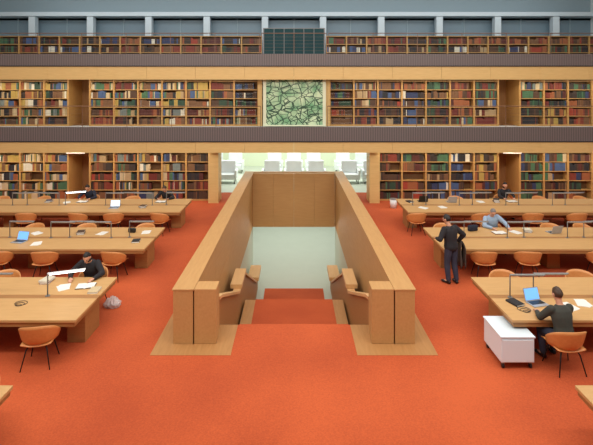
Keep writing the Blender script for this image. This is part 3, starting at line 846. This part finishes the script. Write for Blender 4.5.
cable(4.35, 8.40, 'coiled black power cable lying on the table')
cable(-5.3, 8.65, 'thin black power cable lying on a table')
def bag(x, y, z, rz, mat, label, sc=1):
    e = empty('bag', (x, y, z), rz); tag(e, label, 'bag')
    bm = bmesh.new(); add_box(bm, -0.19*sc, 0.19*sc, -0.08*sc, 0.08*sc, 0, 0.22*sc, bev=0.05*sc)
    o = obj_from_bm('bag_body', bm, mat, True); o.parent = e
    tube('strap', [(-0.12*sc, 0, 0.21*sc), (-0.10*sc, 0, 0.29*sc), (0, 0, 0.33*sc), (0.10*sc, 0, 0.29*sc), (0.12*sc, 0, 0.21*sc)], 0.012*sc, mat, e, 8)
bag(5.3, 13.35, 0.7505, 0.3, M['shirt_navy'], 'dark navy shoulder bag standing on the table', 0.8)
bag(-4.75, 13.2, 0.7505, -0.2, M['black'], 'small black bag standing on a reading table', 0.6)
bm = bmesh.new(); bmesh.ops.create_icosphere(bm, subdivisions=4, radius=1)
for v in bm.verts:
    p = v.co.copy(); nse = 1+0.12*math.sin(p.x*9+p.z*7)*math.cos(p.y*11)+0.06*math.sin(p.x*23+p.y*19)
    z = max(p.z, -0.55)
    w = 1 if p.z < 0.3 else 1-0.6*(p.z-0.3)/0.7
    v.co = Vector((p.x*0.19*nse*w, p.y*0.14*nse*w, (z+0.55)*0.12*(1.2 if p.z > 0.5 else 1)*(1+0.15*math.sin(p.x*15))))
pb = obj_from_bm('plastic_bag', bm, M['bag'], True); pb.location = (-4.12, 10.2, 0.0); tag(pb, 'crumpled translucent plastic bag on the orange carpet', 'bag')
bn = empty('waste_bin', (4.2, 19.0, 0)); tag(bn, 'small white waste bin on the carpet by the bookcases', 'bin')
bm = bmesh.new(); add_tube(bm, [(0, 0, 0), (0, 0, 0.36)], [0.13, 0.16], 20); bmesh.ops.recalc_face_normals(bm, faces=bm.faces)
o = obj_from_bm('bin_body', bm, M['white'], True); o.parent = bn
bm = bmesh.new(); add_tube(bm, [(0, 0, 0.361), (0, 0, 0.38)], 0.165, 20); bmesh.ops.recalc_face_normals(bm, faces=bm.faces)
o = obj_from_bm('bin_rim', bm, M['metal_grey']); o.parent = bn

# ------------------------------------------------------------ far room seats
def far_seat():
    e = empty('white_lounge_chair')
    box('seat', -0.42, 0.42, -0.38, 0.38, 0.22, 0.50, M['white'], e, bev=0.03)
    box('backrest', -0.42, 0.42, 0.24, 0.40, 0.505, 1.15, M['white'], e, bev=0.03)
    for sx in (-1, 1):
        box('armrest', sx*0.48-0.055, sx*0.48+0.055, -0.38, 0.40, 0.22, 0.72, M['white'], e, bev=0.02)
        for sy in (-1, 1): box('leg', sx*0.42-0.02, sx*0.42+0.02, sy*0.32-0.02, sy*0.32+0.02, 0, 0.218, M['metal_dark'], e)
    return e
fs = far_seat(); tag(fs, 'white upholstered lounge chair in the bright room beyond', 'chair', 'white lounge chairs')
k = 0
for y in (24.3, 27.4):
    for x in (-4.8, -3.6, -1.2, 0, 1.2, 3.0, 4.2):
        if k == 0: fs.location = (x, y, 0)
        else: duplicate(fs, (x, y, 0))
        k += 1

# ------------------------------------------------------------ lights
def area(name, loc, rot, sx, sy, power, col=(1, 1, 1)):
    l = bpy.data.lights.new(name, 'AREA'); l.shape = 'RECTANGLE'; l.size = sx; l.size_y = sy; l.energy = power; l.color = col
    o = bpy.data.objects.new(name, l); C.objects.link(o); o.location = loc; o.rotation_euler = rot; return o
area('ceiling_light', (0, 9, 10.2), (0, 0, 0), 24, 20, 2050, (1.0, 0.99, 0.94))
area('added_wall_fill', (0, 4, 9.6), (math.radians(72), 0, 0), 28, 1.2, 1100, (1.0, 0.99, 0.94))  # unseen fill lamp, added only to brighten the north wall
area('shelf_light_ground', (-9.8, 19.65, 2.30), (math.radians(15), 0, 0), 12, 0.08, 85, (1, 0.9, 0.72))
area('shelf_light_ground', (9.8, 19.65, 2.30), (math.radians(15), 0, 0), 12, 0.08, 85, (1, 0.9, 0.72))
area('shelf_light_gallery', (-8.8, 19.65, 5.42), (math.radians(15), 0, 0), 14, 0.08, 85, (1, 0.9, 0.72))
area('shelf_light_gallery', (8.8, 19.65, 5.42), (math.radians(15), 0, 0), 14, 0.08, 85, (1, 0.9, 0.72))
area('upper_wall_fill', (0, 22.5, 10.3), (math.radians(35), 0, 0), 30, 1.0, 420, (0.92, 0.97, 1.0))  # out-of-view fill aimed at the upper wall, not light from its windows
area('far_room_light', (0, 26, 2.9), (0, 0, 0), 12, 6, 560, (0.97, 1, 0.95))
area('lower_level_light', (0, 26, -0.5), (0, 0, 0), 8, 8, 270, (0.97, 1, 0.95))
area('added_stairwell_fill', (0, 20.4, -1.0), (math.radians(-30), 0, 0), 3.2, 1.2, 22, (1.0, 0.97, 0.92))  # added fill with no fixture, lifts the dark carpet down the stairs
w = bpy.data.worlds.new('world'); scene.world = w; w.use_nodes = True
w.node_tree.nodes['Background'].inputs[0].default_value = (0.8, 0.85, 0.9, 1)
w.node_tree.nodes['Background'].inputs[1].default_value = 0.3
